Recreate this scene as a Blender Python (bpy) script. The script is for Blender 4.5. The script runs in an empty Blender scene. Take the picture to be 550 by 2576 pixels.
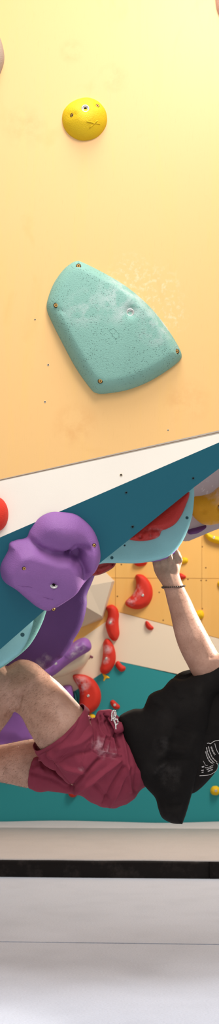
import bpy, bmesh, math, random
from mathutils import Vector, Matrix, noise, geometry
random.seed(7)
S = bpy.context.scene
COL = S.collection
PI = math.pi
F = 3200.0; CX, CY = 275.0, 1288.0
PITCH = math.atan((1720-1288)/F)
CAM = Vector((0, 0, 1.1))
cp, sp = math.cos(PITCH), math.sin(PITCH)

def ray(px, py):
    x = (px-CX)/F; y = (CY-py)/F
    return Vector((x, cp - y*sp, sp + y*cp))
def P(px, py, Y):
    d = ray(px, py); return CAM + d*(Y/d.y)
def proj(p):
    q = p - CAM; f = q.y*cp + q.z*sp; u = -q.y*sp + q.z*cp
    return CX + q.x/f*F, CY - u/f*F
def ground(px, py, z=0.0):
    d = ray(px, py); return CAM + d*((z-CAM.z)/d.z)

class Plane:
    def __init__(s, o, n):
        s.o = Vector(o); s.n = Vector(n).normalized()
        if s.n.y > 0: s.n = -s.n
        s.u = Vector((0, 0, 1)).cross(s.n).normalized(); s.v = s.n.cross(s.u)
    def hit(s, px, py):
        d = ray(px, py); t = (s.o-CAM).dot(s.n)/d.dot(s.n); return CAM + d*t
    def uv(s, px, py):
        q = s.hit(px, py) - s.o; return Vector((q.dot(s.u), q.dot(s.v)))
    def w(s, u, v, h=0): return s.o + s.u*u + s.v*v + s.n*h
def plane3(a, b, c): return Plane(a, (b-a).cross(c-a))

# ------------------------------------------------------------ materials
def lin(c):
    return tuple((x/255/12.92 if x/255 <= .04045 else ((x/255+.055)/1.055)**2.4) for x in c)
class M:
    def __init__(s, name, rgb, rough=.6, spec=.4, metal=0):
        s.m = bpy.data.materials.new(name); s.m.use_nodes = True
        s.nt = s.m.node_tree; s.b = s.nt.nodes['Principled BSDF']
        s.b.inputs['Roughness'].default_value = rough
        s.b.inputs['Specular IOR Level'].default_value = spec
        s.b.inputs['Metallic'].default_value = metal
        s.c = s.nt.nodes.new('ShaderNodeRGB'); s.c.outputs[0].default_value = (*lin(rgb), 1)
        s.col = s.c.outputs[0]; s.bump = None
        s.tc = s.nt.nodes.new('ShaderNodeTexCoord'); s.crd = s.tc.outputs['Object']
        s.done()
    def done(s):
        s.nt.links.new(s.col, s.b.inputs['Base Color']); return s
    def N(s, t, **k):
        n = s.nt.nodes.new(t)
        for a, v in k.items(): setattr(n, a, v)
        return n
    def L(s, a, b): s.nt.links.new(a, b)
    def mapping(s, scale):
        n = s.N('ShaderNodeMapping'); n.inputs['Scale'].default_value = scale
        s.L(s.crd, n.inputs['Vector']); return n.outputs[0]
    def noise(s, scale, detail=3, vec=None, rough=.5, dist=0):
        n = s.N('ShaderNodeTexNoise'); n.inputs['Scale'].default_value = scale
        n.inputs['Detail'].default_value = detail; n.inputs['Roughness'].default_value = rough
        n.inputs['Distortion'].default_value = dist
        s.L(vec or s.crd, n.inputs['Vector']); return n.outputs['Fac']
    def ramp(s, fac, a, b):
        n = s.N('ShaderNodeMapRange'); n.inputs['From Min'].default_value = a
        n.inputs['From Max'].default_value = b; s.L(fac, n.inputs['Value']); return n.outputs[0]
    def math(s, op, a, b):
        n = s.N('ShaderNodeMath', operation=op)
        for i, x in enumerate((a, b)):
            if isinstance(x, (int, float)): n.inputs[i].default_value = x
            else: s.L(x, n.inputs[i])
        return n.outputs[0]
    def mix(s, fac, rgb):
        n = s.N('ShaderNodeMix', data_type='RGBA')
        s.L(fac, n.inputs[0]); s.L(s.col, n.inputs[6]); n.inputs[7].default_value = (*lin(rgb), 1)
        s.col = n.outputs[2]; return s.done()
    def addbump(s, h, strength=.3, dist=.002):
        n = s.N('ShaderNodeBump'); n.inputs['Strength'].default_value = strength
        n.inputs['Distance'].default_value = dist; s.L(h, n.inputs['Height'])
        if s.bump: s.L(s.bump, n.inputs['Normal'])
        s.bump = n.outputs[0]; s.L(s.bump, s.b.inputs['Normal']); return s
    def blob(s, pts, rgb, nscale=18, lo=.5, hi=.62, amt=.7):
        # worn or chalked patches around given points
        tot = None
        for p, r in pts:
            v = s.N('ShaderNodeVectorMath', operation='DISTANCE'); s.L(s.crd, v.inputs[0]); v.inputs[1].default_value = p
            f = s.ramp(v.outputs['Value'], r, r*.35)
            tot = f if tot is None else s.math('MAXIMUM', tot, f)
        nz = s.ramp(s.noise(nscale, 6, rough=.65), lo, hi)
        f = s.math('MULTIPLY', s.math('MULTIPLY', tot, nz), amt)
        return s.mix(f, rgb)

def hold_mat(name, rgb, chalk=None, pits=False, amt=.6, grain=1.0, rough=.62):
    m = M(name, rgb, rough, .35)
    n = m.noise(9, 4); m.mix(m.math('MULTIPLY', m.ramp(n, .45, .75), .18), tuple(min(255, int(c*1.12+14)) for c in rgb))
    m.addbump(m.noise(300, 3), .5*grain, .003)
    if pits:
        v = m.N('ShaderNodeTexVoronoi'); v.inputs['Scale'].default_value = 150; m.L(m.crd, v.inputs['Vector'])
        gate = m.ramp(m.noise(14, 3), .36, .52)
        pit = m.math('MULTIPLY', m.ramp(v.outputs['Distance'], .26, .14), gate)
        m.mix(m.math('MULTIPLY', pit, .75), tuple(int(c*.55) for c in rgb))
        m.addbump(m.math('SUBTRACT', 1.0, pit), .5, .002)
    if chalk: m.blob(chalk, (238, 228, 228), 22, .42, .62, amt)
    return m
def W(px, py, pl, r): return (tuple(pl.hit(px, py)), r)

# ------------------------------------------------------------ object helpers
def link(name, me, mats, parent=None, smooth=True):
    o = bpy.data.objects.new(name, me); COL.objects.link(o)
    for m in (mats if isinstance(mats, (list, tuple)) else [mats]): me.materials.append(m.m if isinstance(m, M) else m)
    if smooth:
        for p in me.polygons: p.use_smooth = True
    if parent:
        o.parent = parent; o.matrix_parent_inverse = Matrix.Identity(4)
        o.location = -parent.location if parent.parent is None else (0, 0, 0)
    return o
def mesh(name, vs, fs): 
    me = bpy.data.meshes.new(name); me.from_pydata([tuple(v) for v in vs], [], fs); me.validate(); me.update(); return me
def frombm(name, bm):
    bmesh.ops.recalc_face_normals(bm, faces=bm.faces)
    me = bpy.data.meshes.new(name); bm.to_mesh(me); bm.free(); return me
def thing(name, label, cat, loc, group=None):
    o = bpy.data.objects.new(name, None); COL.objects.link(o); o.location = loc; o.empty_display_size = .05
    o['label'] = label; o['category'] = cat
    if group: o['group'] = group
    return o
def tag(o, label, cat, group=None):
    o['label'] = label; o['category'] = cat
    if group: o['group'] = group
    return o
def sharp(o, ang=35):
    for e in o.data.edges: pass
    bm = bmesh.new(); bm.from_mesh(o.data)
    for e in bm.edges:
        if len(e.link_faces) == 2 and e.calc_face_angle(0) > math.radians(ang): e.smooth = False
    bm.to_mesh(o.data); bm.free(); return o

def spline(pts, per=8):
    out = []; n = len(pts)
    for i in range(n):
        p0, p1, p2, p3 = (Vector(pts[(i+k-1) % n]) for k in range(4))
        for k in range(per):
            t = k/per
            out.append(.5*((2*p1)+(-p0+p2)*t+(2*p0-5*p1+4*p2-p3)*t*t+(-p0+3*p1-3*p2+p3)*t**3))
    return out
def seg_d(p, a, b):
    ab = b-a; l = ab.length_squared
    t = 0 if l == 0 else max(0, min(1, (p-a).dot(ab)/l)); return (p-(a+ab*t)).length
def poly_d(p, poly): return min(seg_d(p, poly[i], poly[(i+1) % len(poly)]) for i in range(len(poly)))
def inside(p, poly):
    c = False; j = len(poly)-1
    for i in range(len(poly)):
        a, b = poly[i], poly[j]
        if (a.y > p.y) != (b.y > p.y) and p.x < (b.x-a.x)*(p.y-a.y)/(b.y-a.y)+a.x: c = not c
        j = i
    return c

# features in picture-plane units: dimple / bump / ridge along a line, returned in metres
def dot(cx, cy, r, a, flat=False):
    def f(x, y):
        d = math.hypot(x-cx, y-cy)/r
        if flat: return a if d < .8 else (a*(1-(d-.8)/.4) if d < 1.2 else 0)
        return a*math.exp(-d*d)
    return f
def ell(cx, cy, rx, ry, ang, a, pw=1):
    c, s = math.cos(math.radians(ang)), math.sin(math.radians(ang))
    def f(x, y):
        dx, dy = x-cx, y-cy; u = (dx*c+dy*s)/rx; v = (-dx*s+dy*c)/ry
        return a*math.exp(-(u*u+v*v)**pw)
    return f
def line(pts, w, a):
    P_ = [Vector(p) for p in pts]
    def f(x, y):
        q = Vector((x, y)); d = min(seg_d(q, P_[i], P_[i+1]) for i in range(len(P_)-1))
        return a*math.exp(-(d/w)**2) if d < 3*w else 0
    return f

def polystep(pts, w, a):
    pl = spline([Vector(p) for p in pts], 4)
    def f(x, y):
        q = Vector((x, y))
        if not inside(q, pl): return 0
        t = min(1, poly_d(q, pl)/w); return a*t*(2-t)
    return f

class Relief:
    """a rounded solid: traced outline on a wall plane, real height off it"""
    def __init__(s, plane, pts, H, R, feats=(), dome=0, per=7, step=None, base=0.0, nz=0, back=0.0, pw=2.0, smooth=True):
        s.pl, s.H, s.R, s.feats, s.dome, s.base, s.nz, s.back, s.pw = plane, H, R, feats, dome, base, nz, back, pw
        s.pts = pts
        o = spline(pts, per) if smooth else [Vector(p) for p in pts]
        s.poly = [plane.uv(p.x, p.y) for p in o]
        xs = [p.x for p in s.poly]; ys = [p.y for p in s.poly]
        s.cen = Vector(((min(xs)+max(xs))/2, (min(ys)+max(ys))/2)); s.size = max(max(xs)-min(xs), max(ys)-min(ys))
        s.step = step or s.size/26
    def h(s, u, v):
        p = Vector((u, v)); d = poly_d(p, s.poly); t = min(1, d/s.R)
        f = (1-(1-t)**s.pw)**(1/s.pw)
        h = s.H*f
        if s.dome:
            r = min(1, (p-s.cen).length/(s.size*.55)); h += s.dome*(1-r*r)*min(1, t*1.5)
        x, y = proj(s.pl.w(u, v, 0)); k = min(1, t*2)
        for ft in s.feats: h += ft(x, y)*k
        if s.nz: h += s.nz*k*noise.noise(Vector((u, v, 0))*9)
        return max(h, 0.0015) if d > 1e-6 else 0
    def at(s, px, py):
        q = s.pl.uv(px, py); return s.pl.w(q.x, q.y, s.base + s.h(q.x, q.y))
    def build(s, name, mats, parent=None):
        poly = s.poly; n = len(poly); vs = list(poly)
        area = sum(poly[i].x*poly[(i+1) % n].y-poly[(i+1) % n].x*poly[i].y for i in range(n))
        sg = 1 if area > 0 else -1; extra = []
        for fr in (.06, .2, .42, .75):
            dd = s.R*fr
            for i in range(n):
                t = (poly[(i+1) % n]-poly[i-1])
                if t.length < 1e-9: continue
                t.normalize(); q = poly[i] + Vector((-t.y, t.x))*sg*dd
                if inside(q, poly) and poly_d(q, poly) > dd*.93: extra.append(q)
        st = s.step; x0 = min(p.x for p in poly); x1 = max(p.x for p in poly); y0 = min(p.y for p in poly); y1 = max(p.y for p in poly)
        j = 0; y = y0
        while y < y1:
            x = x0+(st/2 if j % 2 else 0)
            while x < x1:
                q = Vector((x, y))
                if inside(q, poly) and poly_d(q, poly) > s.R*.8: extra.append(q)
                x += st
            y += st*.87; j += 1
        r = geometry.delaunay_2d_cdt(vs+extra, [], [list(range(n))], 1, 1e-5)
        V, Fc = r[0], r[2]
        onb = set()
        for i, o in enumerate(r[3]):
            if any(k < n for k in o): onb.add(i)
        A = [s.pl.w(p.x, p.y, s.base + (0 if i in onb else s.h(p.x, p.y))) for i, p in enumerate(V)]
        m = len(A); B = {}
        if s.back:
            for i, p in enumerate(V):
                if i in onb: B[i] = i
                else:
                    t = min(1, poly_d(p, poly)/s.R); B[i] = len(A)
                    A.append(s.pl.w(p.x, p.y, s.base - s.back*(1-(1-t)**s.pw)**(1/s.pw)))
        else:
            for i, p in enumerate(V):
                if i in onb: B[i] = len(A); A.append(s.pl.w(p.x, p.y, s.base-.002))
                else: B[i] = None
        faces = [tuple(f) for f in Fc]
        if s.back: faces += [tuple(B[i] for i in reversed(f)) for f in Fc]
        else:
            bl = {}
            for f in Fc:
                for k in range(len(f)):
                    e = (f[k], f[(k+1) % len(f)]); bl[e] = 1
            for (a, b) in list(bl):
                if (b, a) not in bl and a in onb and b in onb: faces.append((b, a, B[a], B[b]))
        return link(name, mesh(name, A, faces), mats, parent)

def box_bm(bm, c, s, rot=None, mi=0):
    r = bmesh.ops.create_cube(bm, size=1); mt = Matrix.Translation(c) @ (rot.to_4x4() if rot else Matrix()) @ Matrix.Diagonal((*s, 1))
    bmesh.ops.transform(bm, matrix=mt, verts=r['verts'])
    for f in {f for v in r['verts'] for f in v.link_faces}: f.material_index = mi
def cone_bm(bm, c, n, r1, r2, d, seg=20, mi=0):
    r = bmesh.ops.create_cone(bm, segments=seg, radius1=r1, radius2=r2, depth=d, cap_ends=True)
    q = Vector(n).to_track_quat('Z', 'Y').to_matrix().to_4x4()
    bmesh.ops.transform(bm, matrix=Matrix.Translation(c) @ q, verts=r['verts'])
    for f in {f for v in r['verts'] for f in v.link_faces}: f.material_index = mi
def torus_bm(bm, c, n, R, r, seg=24, k=8, mi=0):
    q = Vector(n).to_track_quat('Z', 'Y').to_matrix(); ring = []
    for i in range(seg):
        a = 2*PI*i/seg
        ring.append([bm.verts.new(Vector(c)+q@Vector(((R+r*math.cos(b))*math.cos(a), (R+r*math.cos(b))*math.sin(a), r*math.sin(b)))) for b in (2*PI*j/k for j in range(k))])
    for i in range(seg):
        for j in range(k):
            f = bm.faces.new((ring[i][j], ring[(i+1) % seg][j], ring[(i+1) % seg][(j+1) % k], ring[i][(j+1) % k])); f.material_index = mi

# ------------------------------------------------------------ colours
dark = M('dark_recess', (28, 22, 18), .8, .1)
brass = M('brass_screw', (196, 150, 84), .35, .5, .75)
steel = M('steel', (214, 210, 202), .3, .5, .7)
def screw(parent, c, n, r=.0075, ang=.3, m=None):
    bm = bmesh.new(); n = Vector(n).normalized()
    torus_bm(bm, c, n, r*1.1, r*.1, 18, 6, 1)
    cone_bm(bm, c+n*.0004, n, r, r*.8, .002, 18, 0)
    q = n.to_track_quat('Z', 'Y').to_matrix()
    for k in (0, 1):
        box_bm(bm, c+n*.0016, (r*.85, r*.2, .0008), q @ Matrix.Rotation(ang+k*PI/2, 3, 'Z'), 1)
    return link('screw', frombm('screw', bm), [m or brass, dark], parent, False)
def bolt_ring(parent, c, n, r=.013, m=None):
    bm = bmesh.new(); n = Vector(n).normalized()
    torus_bm(bm, c+n*.001, n, r, r*.28, 28, 8, 0)
    torus_bm(bm, c-n*.001, n, r*.68, r*.2, 24, 8, 0)
    cone_bm(bm, c-n*.0018, n, r*.66, r*.66, .002, 20, 1)
    return link('bolt_ring', frombm('bolt_ring', bm), [m or steel, dark], parent)

def marks(parent, name, R, m, lines, r):
    bm = bmesh.new()
    for l in lines:
        C = [R.at(*p)+R.pl.n*r*.25 for p in l]
        for i in range(len(C)-1):
            d = C[i+1]-C[i]; c = (C[i]+C[i+1])/2; q = d.to_track_quat('Z', 'Y').to_matrix().to_4x4()
            k = bmesh.ops.create_cone(bm, segments=10, radius1=r, radius2=r, depth=d.length*1.1, cap_ends=True)
            bmesh.ops.transform(bm, matrix=Matrix.Translation(c) @ q, verts=k['verts'])
        for p in C:
            k = bmesh.ops.create_icosphere(bm, subdivisions=2, radius=r); bmesh.ops.translate(bm, verts=k['verts'], vec=p)
    return link(name, frombm(name, bm), m, parent)
ply = M('birch_plywood', (238, 187, 115), .46, .55)
g = ply.noise(3.2, 7, ply.mapping((5, 5, .32)), .6, 1.0)
ply.mix(ply.math('MULTIPLY', ply.ramp(g, .5, .68), .38), (240, 190, 105))
g2 = ply.noise(60, 4, ply.mapping((6, 6, .12)), .6)
ply.mix(ply.math('MULTIPLY', ply.ramp(g2, .58, .8), .16), (196, 140, 70))
g3 = ply.noise(2.3, 5, ply.mapping((1.4, 1, 1)), .55, 1.6)
ply.mix(ply.math('MULTIPLY', ply.ramp(g3, .6, .74), .42), (226, 172, 92))
ply.addbump(g2, .05, .001)
ply.b.inputs['Coat Weight'].default_value = .35; ply.b.inputs['Coat Roughness'].default_value = .38
plyb = M('birch_plywood_back', (234, 180, 100), .55, .25)
g = plyb.noise(2.2, 6, plyb.mapping((4, 4, .4)), .6, .8)
plyb.mix(plyb.math('MULTIPLY', plyb.ramp(g, .45, .7), .4), (226, 165, 76))
def paint(name, rgb, rough=.6):
    m = M(name, rgb, rough, .25); n = m.noise(2.5, 5)
    m.mix(m.math('MULTIPLY', m.ramp(n, .5, .75), .12), tuple(int(c*.86) for c in rgb))
    m.addbump(m.noise(260, 3), .12, .001); return m
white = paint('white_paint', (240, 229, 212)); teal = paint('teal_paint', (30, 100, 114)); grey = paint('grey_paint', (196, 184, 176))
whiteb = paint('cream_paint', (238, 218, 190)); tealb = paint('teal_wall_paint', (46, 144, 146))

# ------------------------------------------------------------ front wall (overhanging boulder)
a0 = P(0, 1352, 4.25); a1 = P(550, 1113, 4.25)
LEAN = .07
nA = (a1-a0).cross(Vector((0, -LEAN, 1))).normalized()
PA = Plane(a0, nA)
PC = plane3(PA.hit(0, 1352), PA.hit(550, 1113), P(0, 1635, 4.45))
def lineY(p, q, x): return p[1]+(q[1]-p[1])*(x-p[0])/(q[0]-p[0])
XL, XR = -650, 900
yAB = lambda x: lineY((0, 1208), (550, 1087), x)
yBC = lambda x: lineY((0, 1352), (550, 1113), x)
lipk = [(XL, 2150), (0, 1634), (118, 1530), (245, 1421), (325, 1357), (487, 1226), (550, 1179), (660, 1098)]
XE = 700
lip = [PC.hit(x, y) for x, y in lipk] 
bc = [PA.hit(x, yBC(x)) for x, y in lipk]
bc[-1] = PA.hit(700, 1049); lip[-1] = bc[-1]
ab0, ab1 = PA.hit(XL, yAB(XL)), PA.hit(2100, yAB(2100) )
top0, top1 = PA.hit(XL, -500), PA.hit(2100, -500)
br = PA.hit(2100, 700)
vs = []; fs = []; mi = []
def addf(pts, m):
    i = len(vs); vs.extend(pts); fs.append(tuple(range(i, i+len(pts)))); mi.append(m)
ab700 = PA.hit(700, yAB(700)-2)
addf([ab0, PA.hit(2100, yAB(2100)), top1, top0], 0)                              # plywood
addf(bc[:] + [PA.hit(2100, yAB(2100)+10), PA.hit(2100, yAB(2100)), ab0], 1)      # white band
for i in range(len(lip)-1):
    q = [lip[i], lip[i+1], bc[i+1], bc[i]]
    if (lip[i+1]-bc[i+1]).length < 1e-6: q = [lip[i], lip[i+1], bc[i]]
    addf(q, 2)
BK = Vector((0, 1.5, .62))
for i in range(len(lip)-1): addf([lip[i+1], lip[i], lip[i]+BK, lip[i+1]+BK], 3)   # underside
e0 = PA.hit(2100, yAB(2100)+10)
addf([e0, bc[-1], bc[-1]+BK, e0+BK], 3)
tb = Vector((0, .9, 0))
addf([top0, top1, top1+tb, top0+tb], 3)
bk = [lip[i]+BK for i in range(len(lip))]
addf(list(reversed(bk)) + [top0+tb, top1+tb, e0+BK], 3)
me = mesh('wall_front', vs, fs)
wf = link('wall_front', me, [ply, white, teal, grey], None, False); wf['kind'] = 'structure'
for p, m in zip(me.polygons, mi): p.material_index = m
bm = bmesh.new(); bm.from_mesh(me); bmesh.ops.remove_doubles(bm, verts=bm.verts, dist=.0005); bmesh.ops.recalc_face_normals(bm, faces=bm.faces); bm.to_mesh(me); bm.free()
# seam between plywood and white panel
bm = bmesh.new(); q0, q1 = PA.hit(XL, yAB(XL)), PA.hit(2000, yAB(2000)); mid = (q0+q1)/2; d = (q1-q0)
ex = d.normalized(); rot = Matrix((ex, PA.n, ex.cross(PA.n))).transposed()
box_bm(bm, mid, (d.length, .001, .0014), rot)
sm = link('trim_1', frombm('trim_1', bm), M('seam_line', (120, 84, 52), .8), None, False); sm['kind'] = 'structure'
# bare screw and bolt holes in the front wall
def wall_hole(px, py, pl, r, metal):
    bm = bmesh.new(); c = pl.hit(px, py)
    torus_bm(bm, c, pl.n, r, r*.35, 16, 6, 0); cone_bm(bm, c+pl.n*.0003, pl.n, r*.95, r*.95, .0008, 16, 1)
    return link('bolt_hole', frombm('bolt_hole', bm), [metal, dark], wf)
ringtan = M('hole_rim', (214, 196, 170), .7)
ringteal = M('hole_rim_teal', (40, 84, 92), .7)
for x, y, r in ((88, 804, .0022), (121, 918, .003), (113, 1011, .003), (422, 1082, .0024), (304, 1195, .0042)): wall_hole(x, y, PA, r, ringtan)
for x, y, r in ((317, 1239, .004), (333, 1325, .005), (485, 1203, .004), (313, 1372, .003)): wall_hole(x, y, PC, r, ringteal)

# chalk ghosts and stains on the plywood belong to its veneer
ply.blob([W(330, 700, PA, .10), W(385, 735, PA, .12), W(425, 790, PA, .08)], (255, 240, 214), 60, .5, .72, .35)
ply.blob([W(285, 195, PA, .06), W(60, 320, PA, .09), W(190, 1070, PA, .09), W(470, 1010, PA, .09), W(180, 130, PA, .05)], (222, 158, 84), 14, .42, .64, .5)

# ------------------------------------------------------------ holds on the front wall
ym = hold_mat('yellow_hold_resin', (226, 186, 16), [W(243, 322, PA, .02)], amt=.15)
out = [(156, 300), (160, 278), (176, 260), (200, 249), (224, 247), (248, 257), (264, 276), (269, 300), (264, 322), (248, 342), (226, 352), (200, 353), (176, 341), (161, 322)]
R_ = Relief(PA, out, .04, .062, [dot(214, 284, 12, -.009), dot(182, 301, 8.5, -.005), dot(244, 275, 7.5, -.005)], dome=.012, step=.0022)
t = thing('climbing_hold', 'small round yellow hold with a cross mark on the upper plywood wall', 'climbing hold', PA.hit(213, 300))
R_.build('hold_body', ym, t)
marks(t, 'cross_mark', R_, ym, [[(218, 319), (226, 320), (238, 321), (250, 320)], [(225, 332), (232, 326), (238, 320), (244, 314)]], .0018)
up = (PA.n + Vector((0, 0, .25))).normalized()
bolt_ring(t, R_.at(214, 286)+PA.n*.001, PA.n, .0115)
screw(t, R_.at(182, 301)+PA.n*.001, PA.n+Vector((-.3, 0, -.1)), .0068, .2); screw(t, R_.at(244, 275)+PA.n*.001, PA.n+Vector((.3, 0, .25)), .006, .5)

tm = hold_mat('pale_teal_resin', (128, 172, 156), [W(215, 790, PA, .1), W(300, 770, PA, .12), W(385, 830, PA, .1), W(410, 880, PA, .06)], pits=True, amt=.55)
out = [(180, 662), (192, 658), (206, 660), (262, 688), (318, 722), (368, 764), (410, 812), (444, 864), (456, 892), (450, 908), (420, 932), (372, 961), (320, 981), (268, 990), (242, 989), (226, 976), (190, 925), (156, 862), (128, 806), (118, 780), (119, 756), (134, 715), (158, 680)]
R_ = Relief(PA, out, .042, .045, [dot(325, 795, 14, -.012), dot(197, 677, 6, -.002), dot(141, 776, 6, -.003), line([(141, 784), (160, 794)], 6, -.003), dot(442, 889, 7, -.004), dot(251, 965, 6, -.003),
     ], dome=.03, step=.0062)
t = thing('climbing_hold', 'large pale teal shield-shaped hold screwed to the plywood wall', 'climbing hold', PA.hit(280, 830))
R_.build('hold_body', tm, t)
marks(t, 'moulded_mark', R_, tm, [[(272, 841), (279, 838), (284, 836)], [(284, 836), (291, 844), (298, 852)], [(298, 852), (295, 858), (289, 863)], [(289, 863), (281, 853), (272, 841)]], .0008)
bolt_ring(t, R_.at(325, 796)+PA.n*.001, PA.n, .0115, steel)
for i, (x, y) in enumerate(((197, 677), (141, 776), (442, 889), (251, 965))): screw(t, R_.at(x, y)+PA.n*.002, PA.n, .0072, .4+i*.5)

o = Relief(PA, [(-95, 140), (-80, 80), (-40, 55), (-10, 78), (4, 105), (11, 142), (6, 172), (-12, 205), (-50, 222), (-85, 195)], .05, .06, dome=.01).build('climbing_hold', hold_mat('taupe_resin', (176, 156, 140)))
tag(o, 'rounded taupe hold cut by the left edge high on the plywood wall', 'climbing hold')
o = Relief(PA, [(545, -60), (600, -90), (660, -60), (668, 0), (640, 45), (590, 56), (552, 40), (541, 0)], .05, .06, dome=.01).build('climbing_hold', hold_mat('pink_resin', (226, 178, 160)))
tag(o, 'pinkish hold cut by the top right corner of the plywood wall', 'climbing hold')
redc = (216, 48, 26)
redh = hold_mat('red_resin', redc)
o = Relief(PA, [(-75, 1300), (-60, 1262), (-25, 1247), (2, 1253), (17, 1272), (21, 1298), (14, 1322), (-4, 1337), (-40, 1342), (-66, 1328)], .05, .05, dome=.01).build('climbing_hold', redh)
tag(o, 'red rounded hold cut by the left edge on the white band', 'climbing hold')

pm = hold_mat('purple_resin', (140, 92, 152), [W(165, 1480, PC, .035), W(172, 1492, PC, .02), W(195, 1430, PC, .03)], amt=.5)
out = [(1, 1440), (3, 1418), (20, 1385), (24, 1366), (42, 1358), (66, 1352), (76, 1332), (98, 1304), (124, 1290), (152, 1288), (184, 1292), (206, 1304), (232, 1330), (247, 1362), (252, 1395), (246, 1420), (232, 1440), (212, 1462), (197, 1480), (170, 1498), (140, 1518), (116, 1528), (92, 1524), (66, 1504), (38, 1480), (10, 1462)]
R_ = Relief(PC, out, .042, .04, [ell(150, 1325, 55, 30, 15, .028), ell(228, 1392, 20, 45, 8, .034, 1.2), polystep([(4, 1410), (28, 1378), (60, 1366), (100, 1374), (140, 1384), (166, 1386), (186, 1406), (197, 1436), (198, 1466), (172, 1500), (116, 1532), (60, 1508), (4, 1450)], 20, .034), ell(155, 1440, 34, 50, -25, .014), ell(70, 1420, 50, 42, 20, .012), ell(80, 1368, 40, 12, 12, .010),
     line([(70, 1350), (100, 1368), (140, 1380), (165, 1382)], 8, -.022), line([(165, 1382), (185, 1362), (212, 1364)], 8, -.018), ell(190, 1386, 12, 18, 30, -.05, 1.5), line([(190, 1388), (207, 1420), (210, 1450)], 8, -.03), line([(168, 1384), (176, 1386)], 9, -.02),
     dot(125, 1445, 8, -.014), dot(228, 1356, 6, -.004), dot(51, 1404, 6, -.004), dot(126, 1511, 6, -.004),
     ell(120, 1373, 14, 6, 10, .007, 2), line([(36, 1447), (70, 1450)], 1.6, -.0018), line([(98, 1476), (122, 1482)], 1.6, -.0018)], dome=.012, step=.0042)
t = thing('climbing_hold', 'large lumpy purple hold on the dark teal facet', 'climbing hold', PC.hit(128, 1405))
R_.build('hold_body', pm, t)
marks(t, 'moulded_mark', R_, pm, [[(36, 1447), (46, 1450), (58, 1450), (70, 1451)]], .0009)
marks(t, 'moulded_mark', R_, pm, [[(98, 1476), (110, 1481), (122, 1483)]], .0009)
bolt_ring(t, R_.at(125, 1444)+PC.n*.003, PC.n+Vector((0, 0, .5)), .0125, steel)
for i, (x, y) in enumerate(((228, 1356), (51, 1404), (126, 1511))): screw(t, R_.at(x, y)+PC.n*.0012, PC.n, .0062, .4+i)

# ------------------------------------------------------------ things bolted under the lip
def vert(Y): return Plane((0, Y, 1.1), (0, -1, 0))
lipy = lambda x: lineY((0, 1634), (550, 1179), x)
pale = hold_mat('pale_teal_volume', (138, 194, 196), grain=.5)
V = vert(4.53)
t = thing('climbing_volume', 'big pale teal dished volume under the lip, above the hand', 'climbing volume', V.hit(380, 1330))
out = [(480, 1209), (487, 1226), (487, 1262), (482, 1300), (470, 1338), (452, 1372), (428, 1396), (398, 1408), (350, 1416), (300, 1416), (262, 1416), (242, 1420), (238, 1401), (262, 1381), (325, 1329), (400, 1269), (450, 1229)]
RF = Relief(V, out, .014, .014, dome=.0, step=.02, back=.06, per=5)
RF.build('volume_body', pale, t)
for x, y in ((469, 1304), (281, 1404)): 
    bm = bmesh.new(); cone_bm(bm, RF.at(x, y), V.n, .006, .005, .001, 14); link('bolt_hole', frombm('bolt_hole', bm), ringteal, t)
# red jug on it
redm = hold_mat('red_glossy_resin', (182, 42, 34), [W(385, 1345, V, .05), W(350, 1352, V, .03)], amt=.45, rough=.4)
Vr = vert(4.513)
t = thing('climbing_hold', 'red jug with round holes on the pale teal volume under the lip', 'climbing hold', Vr.hit(400, 1300))
R_ = Relief(Vr, [(322, 1356), (330, 1350), (400, 1294), (440, 1262), (472, 1238), (475, 1248), (468, 1268), (456, 1296), (440, 1318), (420, 1330), (406, 1336), (400, 1349), (384, 1357), (360, 1361), (338, 1360)], .026, .022,
    [dot(352, 1352, 6, -.02), dot(378, 1347, 5, -.012), line([(340, 1335), (404, 1333)], 4, -.012)], step=.008)
R_.build('hold_body', redm, t)
bolt_ring(t, R_.at(352, 1352)+Vr.n*.002, Vr.n, .0085, redm)
# small red jug left of it
Vs = vert(4.60)
redd = hold_mat('red_dark_resin', (150, 38, 36), rough=.35)
t = thing('climbing_hold', 'dark red jug under the lip between the purple and teal volumes', 'climbing hold', Vs.hit(265, 1425))
R_ = Relief(Vs, [(236, 1420), (250, 1400), (280, 1396), (291, 1412), (288, 1424), (276, 1434), (258, 1443), (240, 1448), (228, 1446), (226, 1434)], .03, .02, [dot(282, 1420, 5, -.016), dot(248, 1440, 4, -.014), line([(245, 1430), (270, 1420)], 3, -.006)], step=.007, back=.05)
R_.build('hold_body', redd, t)
bolt_ring(t, R_.at(281, 1420)+Vs.n*.002, Vs.n, .0075, redd)
# purple grip behind the teal volume
purp = hold_mat('purple_grip_resin', (150, 104, 176))
Vg = vert(4.66)
o = Relief(Vg, [(372, 1395), (385, 1370), (420, 1350), (448, 1362), (446, 1384), (432, 1402), (410, 1412), (390, 1415), (376, 1411)], .045, .03, step=.01, back=.05).build('climbing_hold', purp)
tag(o, 'small purple hold gripped by the hand, behind the pale teal volume', 'climbing hold')
# left pale volumes
V1, V2 = vert(4.535), vert(4.60)
o = Relief(V2, [(118, 1524), (113, 1548), (104, 1572), (90, 1600), (74, 1624), (56, 1642), (30, 1662), (0, 1682), (-60, 1712), (-130, 1722), (-140, 1712), (-60, 1650), (40, 1566), (100, 1516)], .012, .02, step=.02, back=.04, per=5).build('climbing_volume', hold_mat('green_teal_volume', (116, 166, 156), pits=True, grain=.5))
tag(o, 'pale green-teal curved volume peeking out behind the bottom left one', 'climbing volume')
t = thing('climbing_volume', 'smooth pale teal volume at the left edge above the knee', 'climbing volume', V1.hit(10, 1620))
R_ = Relief(V1, [(86, 1536), (84, 1564), (76, 1594), (66, 1618), (56, 1634), (48, 1645), (20, 1666), (0, 1678), (-50, 1700), (-120, 1712), (-130, 1704), (-60, 1646), (20, 1580), (72, 1540)], .012, .014, step=.02, back=.03, per=5)
R_.build('volume_body', pale, t)
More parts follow.
